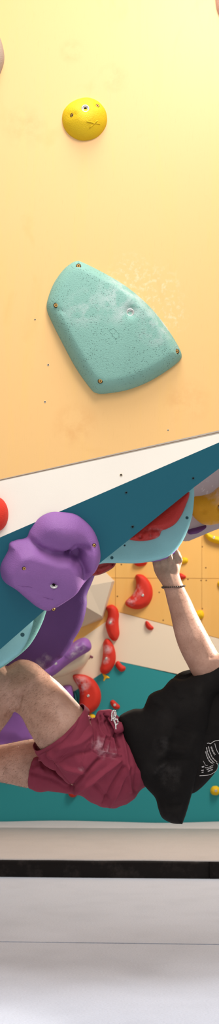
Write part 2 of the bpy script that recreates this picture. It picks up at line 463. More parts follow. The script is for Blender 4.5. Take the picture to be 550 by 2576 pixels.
bm = bmesh.new(); cone_bm(bm, R_.at(57, 1597), V1.n, .008, .007, .001, 14); link('bolt_hole', frombm('bolt_hole', bm), ringteal, t)
# dark purple scalloped volume
V3 = vert(4.84)
out = [(244, 1395), (243, 1430), (232, 1462), (218, 1496), (218, 1520), (211, 1556), (200, 1585), (186, 1608), (180, 1622), (160, 1650), (146, 1660), (134, 1672), (122, 1680), (104, 1689), (80, 1690), (30, 1690), (-30, 1700), (-40, 1660), (0, 1580), (80, 1510), (180, 1430), (225, 1385)]
pd = hold_mat('deep_purple_volume', (98, 62, 122), [W(100, 1672, V3, .035), W(118, 1655, V3, .03)], grain=.5, amt=.5)
o = Relief(V3, out, .02, .02, step=.03, back=.12, per=5).build('climbing_volume', pd)
tag(o, 'deep purple volume with scalloped edge hanging under the lip above the knee', 'climbing volume')

# grey panel further in, right
b0, b1 = P(380, 1402, 5.25), P(900, 1190, 5.25)
PE = plane3(P(470, 1364, 5.25), P(900, 1190, 5.25), P(480, 1150, 5.0))
front = [PE.hit(*q) for q in ((402, 1350), (470, 1364), (550, 1330), (900, 1190), (900, 950), (402, 1210))]
bk_ = Vector((0, .7, .3)); bm = bmesh.new()
fv = [bm.verts.new(p) for p in front]; bv = [bm.verts.new(p+bk_) for p in front]
bm.faces.new(fv); bm.faces.new(list(reversed(bv)))
for i in range(6): bm.faces.new((fv[i], bv[i], bv[(i+1) % 6], fv[(i+1) % 6]))
bmesh.ops.bevel(bm, geom=list(bm.edges), offset=.006, segments=2, affect='EDGES')
eg = paint('grey_panel_paint', (190, 178, 178)); eg.blob([W(525, 1215, PE, .12)], (235, 232, 230), 60, .6, .68, .6)
wr = link('wall_right', frombm('wall_right', bm), eg, None, False); wr['kind'] = 'structure'
ygm = hold_mat('amber_resin', (222, 160, 22), [W(545, 1235, PE, .07), W(525, 1310, PE, .06)], amt=.45)
t = thing('climbing_hold', 'amber yellow jug on the grey panel at the right edge', 'climbing hold', PE.hit(530, 1275))
R_ = Relief(PE, [(478, 1262), (487, 1250), (505, 1247), (530, 1240), (548, 1226), (575, 1215), (610, 1225), (618, 1255), (600, 1288), (570, 1303), (540, 1314), (512, 1317), (492, 1306), (480, 1288)], .05, .05, [dot(504, 1273, 4.5, -.014), ell(545, 1265, 6, 9, -10, -.03), line([(498, 1252), (535, 1250), (560, 1230)], 6, .008)], step=.009)
R_.build('hold_body', ygm, t)
bolt_ring(t, R_.at(549, 1266)+PE.n*.004, PE.n+Vector((-.5, 0, 0)), .010, steel)
screw(t, R_.at(504, 1274)+PE.n*.001, PE.n, .006, .3, dark)
o = Relief(PE, [(470, 1336), (474, 1332), (496, 1326), (517, 1321), (510, 1329), (494, 1338), (480, 1341), (472, 1341)], .02, .008, step=.008).build('climbing_hold', hold_mat('plum_resin', (104, 62, 118)))
tag(o, 'thin dark purple hold on the grey panel below the amber jug', 'climbing hold')

# ------------------------------------------------------------ back wall
YB = 9.5; PB = vert(YB)
tri = []
def Bp(px, py): return PB.hit(px, py)
vs = []; fs = []; mi = []
x0, x1 = -1500, 2200
sl = lambda x: 1665+(300-x)*.66; sr = lambda x: 1662+(x-300)*.235
wl = lambda x: 1540+(300-x)*.70; wr_ = lambda x: 1540+(x-300)*.262
base = 2075
xb = 300-(base-1665)/.66; xw = 300-(base-1540)/.70
addf([Bp(x0, base), Bp(xw, base), Bp(300, 1540), Bp(x1, wr_(x1)), Bp(x1, 200), Bp(x0, 200)], 0)
addf([Bp(xw, base), Bp(xb, base), Bp(300, 1664), Bp(x1, sr(x1)), Bp(x1, wr_(x1)), Bp(300, 1540)], 1)
addf([Bp(xb, base), Bp(x1, base), Bp(x1, sr(x1)), Bp(300, 1664)], 2)
n0 = len(vs)
off = Vector((0, .2, 0))
addf([Bp(x1, base)+off, Bp(x0, base)+off, Bp(x0, 200)+off, Bp(x1, 200)+off], 0)
addf([Bp(x0, 200), Bp(x1, 200), Bp(x1, 200)+off, Bp(x0, 200)+off], 0)
me = mesh('wall_back', vs, fs)
wb = link('wall_back', me, [plyb, whiteb, tealb], None, False); wb['kind'] = 'structure'
for p, m in zip(me.polygons, mi): p.material_index = m
# plywood joints and bolt holes of the back wall
bm = bmesh.new()
def strip(a, b, w=.004):
    d = b-a; ex = d.normalized(); box_bm(bm, (a+b)/2, (d.length, .002, w), Matrix((ex, Vector((0, 1, 0)), ex.cross(Vector((0, 1, 0))))).transposed())
strip(Bp(-300, 1451), Bp(1200, 1458)); strip(Bp(507, 1350), Bp(507, 1590), .0025); strip(Bp(290, 1300), Bp(290, 1535), .003); strip(Bp(300, 1540), Bp(1200, wr_(1200)), .004)
t1 = link('trim_2', frombm('trim_2', bm), M('plywood_joint', (186, 136, 70), .9), None, False); t1['kind'] = 'structure'
holem = M('t_nut_hole', (150, 108, 60), .8)
for x, y in ((508, 1375), (517, 1428), (505, 1460), (518, 1460), (330, 1400), (305, 1420), (400, 1490), (508, 1531), (335, 1520), (410, 1560), (295, 1500), (472, 1457), (345, 1452)):
    bm = bmesh.new(); cone_bm(bm, Bp(x, y)+Vector((0, -.0005, 0)), PB.n, .006, .006, .001, 12); link('bolt_hole', frombm('bolt_hole', bm), holem, wb)

# grey faceted volume on the back wall
tv = [Bp(160, 1430), Bp(266, 1440), Bp(288, 1462), Bp(258, 1557), Bp(200, 1580), Bp(140, 1600)]
pk = [P(222, 1474, 9.3), P(218, 1528, 9.3), P(150, 1500, 9.3), P(281, 1463, 9.38), P(256, 1550, 9.38)]
vsx = tv+pk
fx = [(0, 1, 2, 9, 6), (9, 2, 3, 10), (6, 9, 10, 7), (7, 10, 3, 4), (7, 4, 5, 8), (8, 6, 7), (0, 6, 8), (0, 8, 5), (5, 4, 3, 2, 1, 0)]
me = mesh('climbing_volume', vsx, fx); bm = bmesh.new(); bm.from_mesh(me); bmesh.ops.triangulate(bm, faces=[f for f in bm.faces if len(f.verts) > 3]); bmesh.ops.recalc_face_normals(bm, faces=bm.faces); bm.to_mesh(me); bm.free()
o = link('climbing_volume', me, paint('stone_paint', (206, 190, 168)), None, False)
tag(o, 'grey-beige angular faceted volume on the back plywood wall', 'climbing volume')

def bhold(label, pts, col, H=.05, R=.05, feats=(), chalk=None, plane=None, name='climbing_hold', grp=None, scr=None, **k):
    pl = plane or PB
    m = col if isinstance(col, M) else hold_mat('resin', col, [(tuple(pl.hit(x, y)+pl.n*H*.85), r) for x, y, r in chalk] if chalk else None, amt=.5)
    r = Relief(pl, pts, H, R, feats, step=.014, **k)
    if scr:
        t = thing(name, label, 'climbing hold', pl.hit(*pts[0]), grp)
        r.build('hold_body', m, t)
        for x, y in scr:
            bm = bmesh.new(); cone_bm(bm, r.at(x, y)+pl.n*.001, pl.n, .007, .006, .003, 14); torus_bm(bm, r.at(x, y)+pl.n*.002, pl.n, .008, .002, 16, 6)
            link('bolt', frombm('bolt', bm), steel, t)
        return t
    o = r.build(name, m); return tag(o, label, 'climbing hold', grp)
RC = (208, 44, 24)
bhold('red crescent hold highest on the back plywood, just left of the wrist', [(344, 1445), (358, 1446), (372, 1458), (382, 1478), (383, 1500), (374, 1520), (356, 1531), (336, 1532), (318, 1524), (315, 1514), (323, 1505), (333, 1495), (340, 1482), (342, 1466), (340, 1451)], RC, .065, .038, chalk=[(338, 1490, .07), (330, 1508, .06)], scr=[(358, 1499)])
bhold('narrow wavy red hold straddling the plywood and white paint', [(270, 1524), (282, 1521), (294, 1530), (299, 1545), (298, 1562), (299, 1580), (300, 1596), (294, 1610), (284, 1612), (274, 1602), (268, 1586), (265, 1570), (270, 1552), (270, 1538), (266, 1530)], RC, .06, .034, chalk=[(278, 1564, .035)], scr=[(277, 1567)])
bhold('upright red half-moon hold on the white band of the back wall', [(266, 1607), (276, 1610), (286, 1626), (291, 1648), (289, 1668), (280, 1685), (268, 1695), (256, 1694), (251, 1684), (256, 1664), (259, 1640), (259, 1618)], RC, .065, .036, chalk=[(268, 1632, .05), (264, 1660, .04)], scr=[(267, 1657)])
bhold('large red half-moon hold on the teal paint behind the shorts', [(183, 1700), (192, 1696), (214, 1698), (236, 1710), (250, 1732), (254, 1756), (247, 1778), (232, 1792), (216, 1796), (202, 1788), (199, 1768), (200, 1748), (196, 1728), (186, 1712)], RC, .08, .045, chalk=[(204, 1722, .08), (196, 1708, .04)], scr=[(222, 1750)])
bhold('small red chip hold beside the upright half-moon on the teal', [(291, 1666), (298, 1663), (306, 1672), (315, 1678), (314, 1686), (304, 1690), (296, 1684), (290, 1674)], RC, .03, .025)
bhold('small red chip hold alone on the teal above the shorts cord', [(278, 1763), (285, 1761), (293, 1768), (301, 1776), (299, 1783), (289, 1784), (281, 1777), (277, 1769)], RC, .03, .022, scr=[(288, 1773)])
bhold('small red chip hold on the white band left of the forearm', [(365, 1564), (371, 1563), (380, 1573), (386, 1579), (382, 1585), (373, 1584), (366, 1576)], RC, .03, .02)
bhold('red hold partly hidden behind the bottom of the shorts', [(170, 1988), (176, 1975), (190, 1975), (196, 1988), (194, 2000), (184, 2006), (174, 2002)], RC, .04, .03)
bhold('red hold just peeking out under the big pale teal volume', [(336, 1414), (344, 1404), (362, 1404), (370, 1414), (364, 1422), (350, 1425), (340, 1422)], RC, .04, .025)
bhold('small red hold behind the right side of the wrist', [(446, 1450), (452, 1442), (460, 1445), (467, 1450), (464, 1456), (452, 1457)], RC, .03, .02)
YC = (236, 188, 8)
bhold('yellow crescent hold below the grey panel at the right edge', [(513, 1342), (520, 1340), (536, 1348), (556, 1350), (580, 1345), (590, 1352), (584, 1364), (560, 1370), (538, 1366), (522, 1358)], YC, .05, .03, scr=[(536, 1354)])
bhold('small round yellow hold seen right beside the knuckles', [(452, 1411), (456, 1404), (465, 1402), (472, 1407), (471, 1415), (463, 1418), (455, 1418)], YC, .03, .025)
bhold('yellow hold cut by the right edge level with the wrist', [(546, 1468), (551, 1461), (560, 1460), (568, 1468), (562, 1478), (551, 1477)], YC, .03, .025)
bhold('round yellow hold on the plywood right of the forearm', [(487, 1545), (494, 1537), (506, 1535), (512, 1543), (511, 1553), (502, 1558), (492, 1557)], YC, .04, .03)
bhold('round yellow hold low on the teal at the right edge', [(528, 1988), (533, 1979), (543, 1977), (551, 1982), (553, 1992), (547, 2000), (536, 2000), (530, 1996)], YC, .04, .03, scr=[(541, 1988)])
bhold('yellow hold peeking out between red half-moon and shorts', [(222, 1806), (226, 1795), (238, 1799), (240, 1808), (232, 1814)], YC, .03, .02)
tgm = M('yellow_tag_plastic', (244, 196, 22), .5)
o = Relief(PB, [(257, 1695), (259, 1694), (274, 1703), (274, 1706), (266, 1707), (262, 1713), (259, 1712), (261, 1704)], .006, .006, step=.012, per=3).build('route_tag', tgm)
tag(o, 'small yellow arrow-shaped tag under the upright red hold', 'route tag')
o = Relief(PB, [(223, 1641), (228, 1648), (234, 1652), (232, 1656), (227, 1654), (224, 1659), (223, 1656), (226, 1650)], .006, .005, step=.012, per=3).build('route_tag', M('maroon_tag_plastic', (124, 58, 80), .5))
tag(o, 'small maroon tag beside the end of the long purple hold', 'route tag')
PU = (150, 96, 170)
Vw = vert(9.5)
o = bhold('white wooden volume carrying the long purple hold', [(60, 1760), (110, 1716), (160, 1700), (205, 1680), (222, 1660), (228, 1640), (220, 1622), (180, 1640), (110, 1690), (50, 1745)], whiteb, .2, .05, per=4, name='climbing_volume'); o['category'] = 'climbing volume'
bhold('long purple sausage hold on the white band behind the knee', [(40, 1740), (90, 1700), (106, 1684), (130, 1660), (160, 1636), (190, 1612), (210, 1604), (224, 1610), (230, 1626), (224, 1638), (200, 1652), (170, 1672), (140, 1696), (100, 1720), (60, 1750)], PU, .13, .07, chalk=[(200, 1632, .06), (186, 1648, .05)], plane=vert(9.257), back=.05, scr=[(142, 1670)])
bhold('small round purple hold behind the near thigh', [(152, 1732), (162, 1724), (178, 1724), (183, 1734), (186, 1756), (186, 1784), (176, 1800), (160, 1790), (150, 1760)], PU, .1, .06)
bhold('dark teal slim hold between purple and red holds', [(185, 1742), (188, 1738), (193, 1748), (196, 1770), (196, 1786), (191, 1790), (187, 1765)], (30, 96, 96), .05, .02)
bhold('broad purple hold seen in the gap between the two legs', [(-60, 1880), (-40, 1800), (20, 1768), (60, 1775), (90, 1800), (110, 1850), (100, 1880), (40, 1884), (-20, 1895)], PU, .14, .1, feats=[line([(-10, 1860), (30, 1862)], 14, -.05)])

# ------------------------------------------------------------ mats and floor
def mat_fabric(name, rgb):
    m = M(name, rgb, .95, .1)
    n = m.noise(5, 5); m.mix(m.math('MULTIPLY', m.ramp(n, .45, .7), .25), tuple(int(c*.9) for c in rgb))
    n2 = m.noise(110, 5, m.mapping((1, 1.6, 1)), .7); m.mix(m.math('MULTIPLY', m.ramp(n2, .42, .72), .4), tuple(int(c*.8) for c in rgb))
    m.addbump(m.noise(240, 3), .5, .003); return m
carp = mat_fabric('pale_grey_carpet', (212, 216, 226)); carp2 = mat_fabric('warm_grey_carpet', (206, 198, 194))
vinyl = M('black_vinyl', (26, 19, 16), .6, .2)
n = vinyl.noise(9, 6, rough=.7); vinyl.mix(vinyl.math('MULTIPLY', vinyl.ramp(n, .5, .72), .3), (90, 80, 74))
H2 = .095
def mat_block(poly, z0, z1, mats, name, label, bevel=.012, grp=None, side=None):
    bm = bmesh.new()
    bot = [bm.verts.new((p.x, p.y, z0)) for p in poly]; top = [bm.verts.new((p.x, p.y, z1)) for p in poly]
    n = len(poly); bm.faces.new(list(reversed(bot))); bm.faces.new(top)
    for i in range(n):
        f = bm.faces.new((bot[i], bot[(i+1) % n], top[(i+1) % n], top[i]))
        if len(mats) > 1: f.material_index = 1
    bmesh.ops.bevel(bm, geom=[e for e in bm.edges if e.verts[0].co.z > z1-1e-4 and e.verts[1].co.z > z1-1e-4], offset=bevel, segments=3, affect='EDGES')
    o = link(name, frombm(name, bm), mats); sharp(o, 40); return tag(o, label, 'crash mat', grp)
def gp(px, py, z=0): return ground(px, py, z)
XW = 5.0
def ext(pa, pb, z=0, gap=0):
    a, b = gp(*pa, z), gp(*pb, z); d = (b-a)/(b.x-a.x)
    return Vector((-XW, (a-d*(a.x+XW)).y+gap, z)), Vector((XW, (b+d*(XW-b.x)).y+gap, z))
s1 = ext((0, 2369), (550, 2376)); s2 = ext((0, 2206), (550, 2211)); s3 = ext((0, 2083), (550, 2086), H2)
mat_block([Vector((-XW, -1.5, 0)), Vector((XW, -1.5, 0)), s1[1]-Vector((0, .006, 0)), s1[0]-Vector((0, .006, 0))], -.3, 0, [carp], 'crash_mat', 'pale grey carpeted mat nearest the camera, along the bottom', .004)
mat_block([s1[0]+Vector((0, .006, 0)), s1[1]+Vector((0, .006, 0)), s2[1]+Vector((0, .3, 0)), s2[0]+Vector((0, .3, 0))], -.3, 0, [carp], 'crash_mat', 'grey carpeted mat between the thin seam and the black edge', .004)
# raised mats with black vinyl sides, joint at the right
jx = gp(524, 2208).x
def yat(s, x): return s[0].y+(s[1].y-s[0].y)*(x+XW)/(2*XW)
def raised(xa, xb, label):
    t = thing('crash_mat', label, 'crash mat', ((xa+xb)/2, yat(s2, (xa+xb)/2), 0.0))
    n = 60; tv = []
    bm = bmesh.new(); rows = []
    prof = [(0, 0.0), (0, .03), (0, .06), (-.003, .082), (.004, H2)]
    for i in range(n+1):
        x = xa+(xb-xa)*i/n; w = noise.noise(Vector((x*2.5, 0, 3)))*.004
        rows.append([bm.verts.new((x, yat(s2, x)+dy, z+(w if z > .08 else 0))) for dy, z in prof])
    for i in range(n):
        for j in range(len(prof)-1): bm.faces.new((rows[i][j], rows[i+1][j], rows[i+1][j+1], rows[i][j+1]))
    bk = [bm.verts.new((x, yat(s2, x)+.6, z)) for x, z in ((xa, 0), (xb, 0), (xb, H2), (xa, H2))]
    bm.faces.new(bk[::-1]); bm.faces.new([rows[0][j] for j in range(len(prof))]+[bk[3], bk[0]]); bm.faces.new([rows[n][j] for j in range(len(prof))]+[bk[2], bk[1]])
    bm.faces.new([r[-1] for r in rows]+[bk[2], bk[3]])
    link('vinyl_edge', frombm('vinyl_edge', bm), vinyl, t)['label'] = 'black vinyl side of the mat'
raised(-XW, jx-.0015, 'long raised mat with black side across the middle of the floor')
raised(jx+.0015, XW, 'raised mat with black side right of the vertical joint')
bm = bmesh.new(); A_ = []
for i in range(161):
    x = -XW+2*XW*i/160; w = noise.noise(Vector((x*2.5, 0, 3)))*.004
    A_.append([bm.verts.new(q) for q in ((x, yat(s2, x)+.005, H2+w+.0005), (x, yat(s2, x)+.007, H2+w+.005), (x, yat(s2, x)+.04, H2+w+.006), (x, yat(s2, x)+.3, H2+.004), (x, yat(s3, x)-.006, H2+.004), (x, yat(s3, x)-.004, H2-.012))])
for i in range(160):
    for j in range(5): bm.faces.new((A_[i][j], A_[i+1][j], A_[i+1][j+1], A_[i][j+1]))
tag(link('mat_carpet', frombm('mat_carpet', bm), carp2), 'warm grey carpet laid over the raised black-sided mats', 'carpet')
# back row mat, softly undulating far edge up against the wall
bm = bmesh.new(); rows = []
for i in range(121):
    x = -XW+2*XW*i/120; w = noise.noise(Vector((x*1.3, 0, 9)))
    rows.append([bm.verts.new(p) for p in ((x, yat(s3, x)+.004, .0), (x, yat(s3, x)+.006, H2-.004), (x, yat(s3, x)+.02, H2+.002), (x, YB-.25, H2+.003), (x, YB-.04, H2+.012+.014*w), (x, YB-.012, H2+.004+.012*w), (x, YB-.01, 0))])
for i in range(120):
    for j in range(6): bm.faces.new((rows[i][j], rows[i+1][j], rows[i+1][j+1], rows[i][j+1]))
tag(link('crash_mat', frombm('crash_mat', bm), carp2), 'farthest mat running along the foot of the teal wall', 'crash mat')
bm = bmesh.new(); box_bm(bm, (0, 4, -.35), (10.4, 12, .1)); fl = link('floor', frombm('floor', bm), M('concrete', (150, 148, 145), .9), None, False); fl['kind'] = 'structure'
# ------------------------------------------------------------ the climber
skin = M('skin', (188, 146, 124), .5, .35)
skin.b.inputs['Subsurface Weight'].default_value = .08
skin.b.inputs['Subsurface Radius'].default_value = (1, .4, .25); skin.b.inputs['Subsurface Scale'].default_value = .01
n = skin.noise(14, 5); skin.mix(skin.math('MULTIPLY', skin.ramp(n, .4, .64), .6), (150, 108, 86))
n = skin.noise(160, 3, rough=.7); skin.mix(skin.math('MULTIPLY', skin.ramp(n, .45, .7), .4), (150, 104, 86)); skin.addbump(n, .18, .0015)
def at4(px, py, Y): return P(px, py, Y)
def loft(bm, st, seg=28, recess=0):
    """st: (silhouette point 1, silhouette point 2, depth, half depth[, back shift x, z])"""
    rings = []; cs = []
    for s in st:
        (x1, y1), (x2, y2), Y, b = s[:4]; tx, tz = s[4:6] if len(s) > 4 else (0, 0)
        p1, p2 = P(x1, y1, Y), P(x2, y2, Y); c = (p1+p2)/2; a = (p2-p1)/2; bb = Vector((tx, b, tz)); cs.append(c)
        rings.append([bm.verts.new(c + a*math.cos(t) + bb*math.sin(t)) for t in (2*PI*i/seg for i in range(seg))])
    for i in range(len(rings)-1):
        for j in range(seg): bm.faces.new((rings[i][j], rings[i][(j+1) % seg], rings[i+1][(j+1) % seg], rings[i+1][j]))
    if recess:
        d = (cs[1]-cs[0]).normalized()*recess
        r2 = [bm.verts.new(cs[0]+(v.co-cs[0])*.87) for v in rings[0]]; r3 = [bm.verts.new(cs[0]+(v.co-cs[0])*.82+d) for v in rings[0]]
        for a, b in ((rings[0], r2), (r2, r3)):
            for j in range(seg): bm.faces.new((a[j], a[(j+1) % seg], b[(j+1) % seg], b[j]))
        bm.faces.new(r3)
    else: bm.faces.new(rings[0])
    bm.faces.new(rings[-1])
def resamp(pts, per=5):
    out = []; n = len(pts)
    for i in range(n-1):
        g = lambda k: pts[max(0, min(n-1, k))]
        for k in range(per):
            t = k/per; v = []
            for c in range(len(pts[0])):
                p0, p1, p2, p3 = g(i-1)[c], g(i)[c], g(i+1)[c], g(i+2)[c]
                v.append(.5*(2*p1+(p2-p0)*t+(2*p0-5*p1+4*p2-p3)*t*t+(3*p1-p0-3*p2+p3)*t**3))
            out.append(v)
    out.append(list(pts[-1])); return out
def sm_loft(bm, st, recess=0, per=4, seg=28):
    flat = [(s[0][0], s[0][1], s[1][0], s[1][1], *s[2:], *([0, 0] if len(s) < 6 else [])) for s in st]
    r = resamp(flat, per); loft(bm, [((v[0], v[1]), (v[2], v[3]), *v[4:]) for v in r], seg, recess)
def tube(bm, pts, seg=14, per=5, world=False):
    r = resamp(pts, per); C = [(Vector(v[:3]) if world else P(v[0], v[1], v[2])) for v in r]; rad = [v[3] for v in r]
    rings = []; ref = None
    C = [C[0]-(C[1]-C[0]).normalized()*rad[0]*.8]+C+[C[-1]+(C[-1]-C[-2]).normalized()*rad[-1]*.8]; rad = [rad[0]*.45]+rad+[rad[-1]*.45]
    for i, c in enumerate(C):
        d = (C[min(i+1, len(C)-1)]-C[max(i-1, 0)]).normalized()
        if ref is None: ref = d.orthogonal().normalized()
        ref = (ref-d*ref.dot(d)).normalized(); s = d.cross(ref)
        rings.append([bm.verts.new(c+(ref*math.cos(t)+s*math.sin(t))*rad[i]) for t in (2*PI*k/seg for k in range(seg))])
    for i in range(len(rings)-1):
        for j in range(seg): bm.faces.new((rings[i][j], rings[i][(j+1) % seg], rings[i+1][(j+1) % seg], rings[i+1][j]))
    bm.faces.new(rings[0]); bm.faces.new(rings[-1])
def ball(bm, c, r, rot=None):
    q = bmesh.ops.create_uvsphere(bm, u_segments=24, v_segments=16, radius=1)
    bmesh.ops.transform(bm, matrix=Matrix.Translation(c) @ (rot.to_4x4() if rot else Matrix()) @ Matrix.Diagonal((*r, 1)), verts=q['verts'])
def fuse(bm, voxel, smooth_it=4, fac=.5):
    """one continuous surface out of overlapping shapes"""
    me = frombm('tmp', bm); o = bpy.data.objects.new('tmp', me); COL.objects.link(o)
    m = o.modifiers.new('r', 'REMESH'); m.mode = 'VOXEL'; m.voxel_size = voxel
    s = o.modifiers.new('s', 'SMOOTH'); s.iterations = smooth_it; s.factor = fac
    bpy.context.view_layer.update()
    dg = bpy.context.evaluated_depsgraph_get(); me2 = bpy.data.meshes.new_from_object(o.evaluated_get(dg))
    bpy.data.objects.remove(o); return me2
def displace(me, feats, cond=None, k=1.0):
    vn = [v.normal.copy() for v in me.vertices]
    for v, nrm in zip(me.vertices, vn):
        x, y = proj(v.co)
        if cond and not cond(v.co, nrm, x, y): continue
        a = sum(f(x, y) for f in feats)
        if a: v.co += nrm*a
    me.update()

person = thing('person', 'climber in black t-shirt and maroon shorts hanging face up under the lip', 'person', P(360, 1900, 4.77))
bm = bmesh.new()
# near (bent) leg
sm_loft(bm, [((370, 1860), (320, 1960), 4.74, .08), ((290, 1840), (225, 1970), 4.68, .10), ((245, 1822), (160, 1930), 4.645, .098), ((203, 1777), (104, 1888), 4.63, .098), ((158, 1727), (74, 1842), 4.65, .092), ((118, 1692), (52, 1800), 4.68, .082), ((86, 1666), (30, 1790), 4.70, .08), ((50, 1659), (2, 1775), 4.71, .07), ((12, 1680), (0, 1755), 4.71, .05)])
sm_loft(bm, [((70, 1690), (30, 1700), 4.71, .04), ((-20, 1670), (70, 1742), 4.71, .072), ((-52, 1715), (38, 1790), 4.71, .07), ((-90, 1765), (0, 1842), 4.70, .072), ((-135, 1830), (-52, 1900), 4.68, .065), ((-180, 1905), (-122, 1955), 4.66, .045), ((-215, 1965), (-165, 2005), 4.65, .036), ((-250, 2010), (-200, 2045), 4.64, .04)])
# far leg
sm_loft(bm, [((345, 1870), (330, 2010), 4.86, .10), ((200, 1858), (190, 1990), 4.87, .10), ((85, 1859), (82, 1984), 4.88, .093), ((0, 1874), (0, 1968), 4.89, .082), ((-70, 1876), (-72, 1966), 4.89, .075), ((-120, 1872), (-125, 1964), 4.88, .07), ((-160, 1880), (-158, 1945), 4.88, .04)])
sm_loft(bm, [((-70, 1930), (-140, 1975), 4.88, .05), ((-70, 1885), (-155, 1940), 4.88, .065), ((-120, 1810), (-205, 1850), 4.86, .065), ((-170, 1740), (-235, 1772), 4.84, .055), ((-215, 1660), (-258, 1685), 4.82, .036), ((-240, 1620), (-280, 1640), 4.82, .04)])
# trunk
sm_loft(bm, [((275, 1860), (265, 1985), 4.77, .09), ((335, 1840), (320, 1990), 4.78, .13), ((420, 1815), (395, 1965), 4.78, .115), ((520, 1770), (490, 1900), 4.78, .115), ((610, 1725), (590, 1850), 4.78, .12), ((690, 1705), (680, 1830), 4.78, .15), ((760, 1700), (755, 1810), 4.77, .11), ((800, 1690), (800, 1780), 4.77, .06), ((840, 1670), (850, 1760), 4.77, .055)])
# head (looks up at the next hold)
hc = P(915, 1690, 4.77)
ball(bm, hc, (.105, .076, .09)); ball(bm, hc+Vector((-.035, 0, .035)), (.065, .058, .07))
ball(bm, hc+Vector((-.02, 0, .107)), (.022, .014, .026)); ball(bm, hc+Vector((-.075, 0, .075)), (.02, .028, .022))
ball(bm, hc+Vector((-.05, 0, .098)), (.008, .026, .01))
for s in (-1, 1):
    ball(bm, hc+Vector((.0, .079*s, 0)), (.03, .012, .022)); ball(bm, hc+Vector((.02, .03*s, .082)), (.012, .022, .012))
# near arm
EL = 4.64
sm_loft(bm, [((404, 1462), (453, 1456), EL, .021), ((408, 1474), (460, 1470), EL, .027), ((414, 1490), (467, 1485), EL, .028), ((420, 1515), (479, 1508), EL, .034), ((428, 1546), (494, 1542), EL, .042), ((437, 1590), (517, 1586), EL, .048), ((448, 1626), (541, 1630), EL, .05), ((468, 1668), (552, 1645), 4.64, .05), ((500, 1715), (575, 1638), 4.64, .05), ((580, 1738), (605, 1645), 4.65, .052), ((650, 1770), (680, 1680), 4.65, .06), ((700, 1815), (740, 1730), 4.67, .07)])
# palm, knuckles, fingers
sm_loft(bm, [((408, 1472), (459, 1470), EL, .025), ((398, 1458), (453, 1452), EL+.005, .024), ((388, 1440), (451, 1442), EL+.01, .022), ((384, 1425), (455, 1425), EL+.013, .021), ((383, 1412), (459, 1410), EL+.016, .02), ((395, 1399), (456, 1397), EL+.018, .018), ((412, 1388), (451, 1386), EL+.02, .014), ((422, 1381), (444, 1379), EL+.022, .009)])
def finger(pts, r): tube(bm, [(*p, r*k) for p, k in zip(pts, (1.08, 1.0, .95, .9, .78))], 12, 4)
finger([(447, 1422, 4.65), (449, 1406, 4.645), (443, 1387, 4.645), (432, 1386, 4.638), (427, 1397, 4.632)], .0098)
finger([(430, 1420, 4.66), (431, 1402, 4.665), (427, 1381, 4.68), (420, 1372, 4.70), (408, 1372, 4.72)], .0105)
finger([(412, 1422, 4.665), (411, 1404, 4.675), (406, 1386, 4.70), (400, 1378, 4.72), (392, 1380, 4.735)], .010)
finger([(396, 1424, 4.67), (393, 1408, 4.685), (388, 1394, 4.71), (383, 1388, 4.725), (378, 1390, 4.74)], .0088)
tube(bm, [(436, 1452, 4.648, .016), (441, 1434, 4.643, .0145), (438, 1417, 4.638, .012), (431, 1406, 4.634, .0098), (427, 1399, 4.632, .008)], 12, 4)
for x, y, Y in ((455, 1409, 4.635),): ball(bm, P(x, y, Y), (.006, .010, .011))
# far arm reaching on to the next hold
tube(bm, [(700, 1780, 4.92, .07), (760, 1700, 4.98, .055), (820, 1610, 5.0, .045), (860, 1540, 4.98, .046), (880, 1450, 4.92, .036), (888, 1390, 4.9, .026)], 20)
hb = (888, 1385, 4.9)
tube(bm, [(888, 1395, 4.9, .03), (890, 1365, 4.89, .036), (890, 1345, 4.88, .034)], 16)
for k in range(4): tube(bm, [(872+k*11, 1348, 4.88, .0105), (870+k*12, 1318-abs(k-1.5)*-3, 4.875, .0095), (870+k*12, 1306, 4.895, .009), (871+k*11, 1312, 4.92, .008)], 10)
tube(bm, [(872, 1375, 4.88, .014), (856, 1352, 4.87, .011), (852, 1334, 4.88, .009)], 10)
# feet
for (x, y, Y, dx, dz) in ((-232, 2035, 4.64, -.02, -.02), (-262, 1625, 4.82, -.02, .02)):
    ball(bm, P(x, y, Y)+Vector((dx, 0, dz)), (.05, .045, .06))
bod = fuse(bm, .0048, 3)
feats = [ell(45, 1700, 34, 22, 30, -.004), line([(20, 1740), (60, 1725), (95, 1700)], 10, .004), ell(70, 1745, 20, 30, -30, -.004), line([(18, 1800), (44, 1782), (52, 1750)], 5, -.008), line([(120, 1740), (175, 1800)], 16, -.004), line([(60, 1790), (110, 1855)], 12, .003),
         line([(430, 1475), (415, 1440), (400, 1418)], 3.5, .0018), line([(436, 1475), (425, 1440), (420, 1415)], 3.0, .0018), line([(530, 1655), (552, 1650)], 4, -.004),
         line([(445, 1500), (480, 1600)], 10, .003), line([(500, 1600), (510, 1650)], 10, -.002),
         line([(440, 1380), (437, 1400), (432, 1424)], 1.6, -.004), line([(421, 1386), (419, 1410), (418, 1432)], 2.0, -.003), line([(402, 1396), (402, 1412), (403, 1430)], 2.0, -.003), ell(449, 1408, 6, 7, 0, .003), ell(430, 1413, 6, 6, 0, .002), ell(411, 1416, 6, 6, 0, .002), ell(393, 1420, 5, 6, 0, .002), line([(427, 1405), (437, 1403)], 1.2, -.0015), line([(428, 1400), (436, 1398)], 1.2, -.0015)]
displace(bod, feats, lambda c, n, x, y: n.y < .3 and (x < 560))
link('body', bod, skin, person)
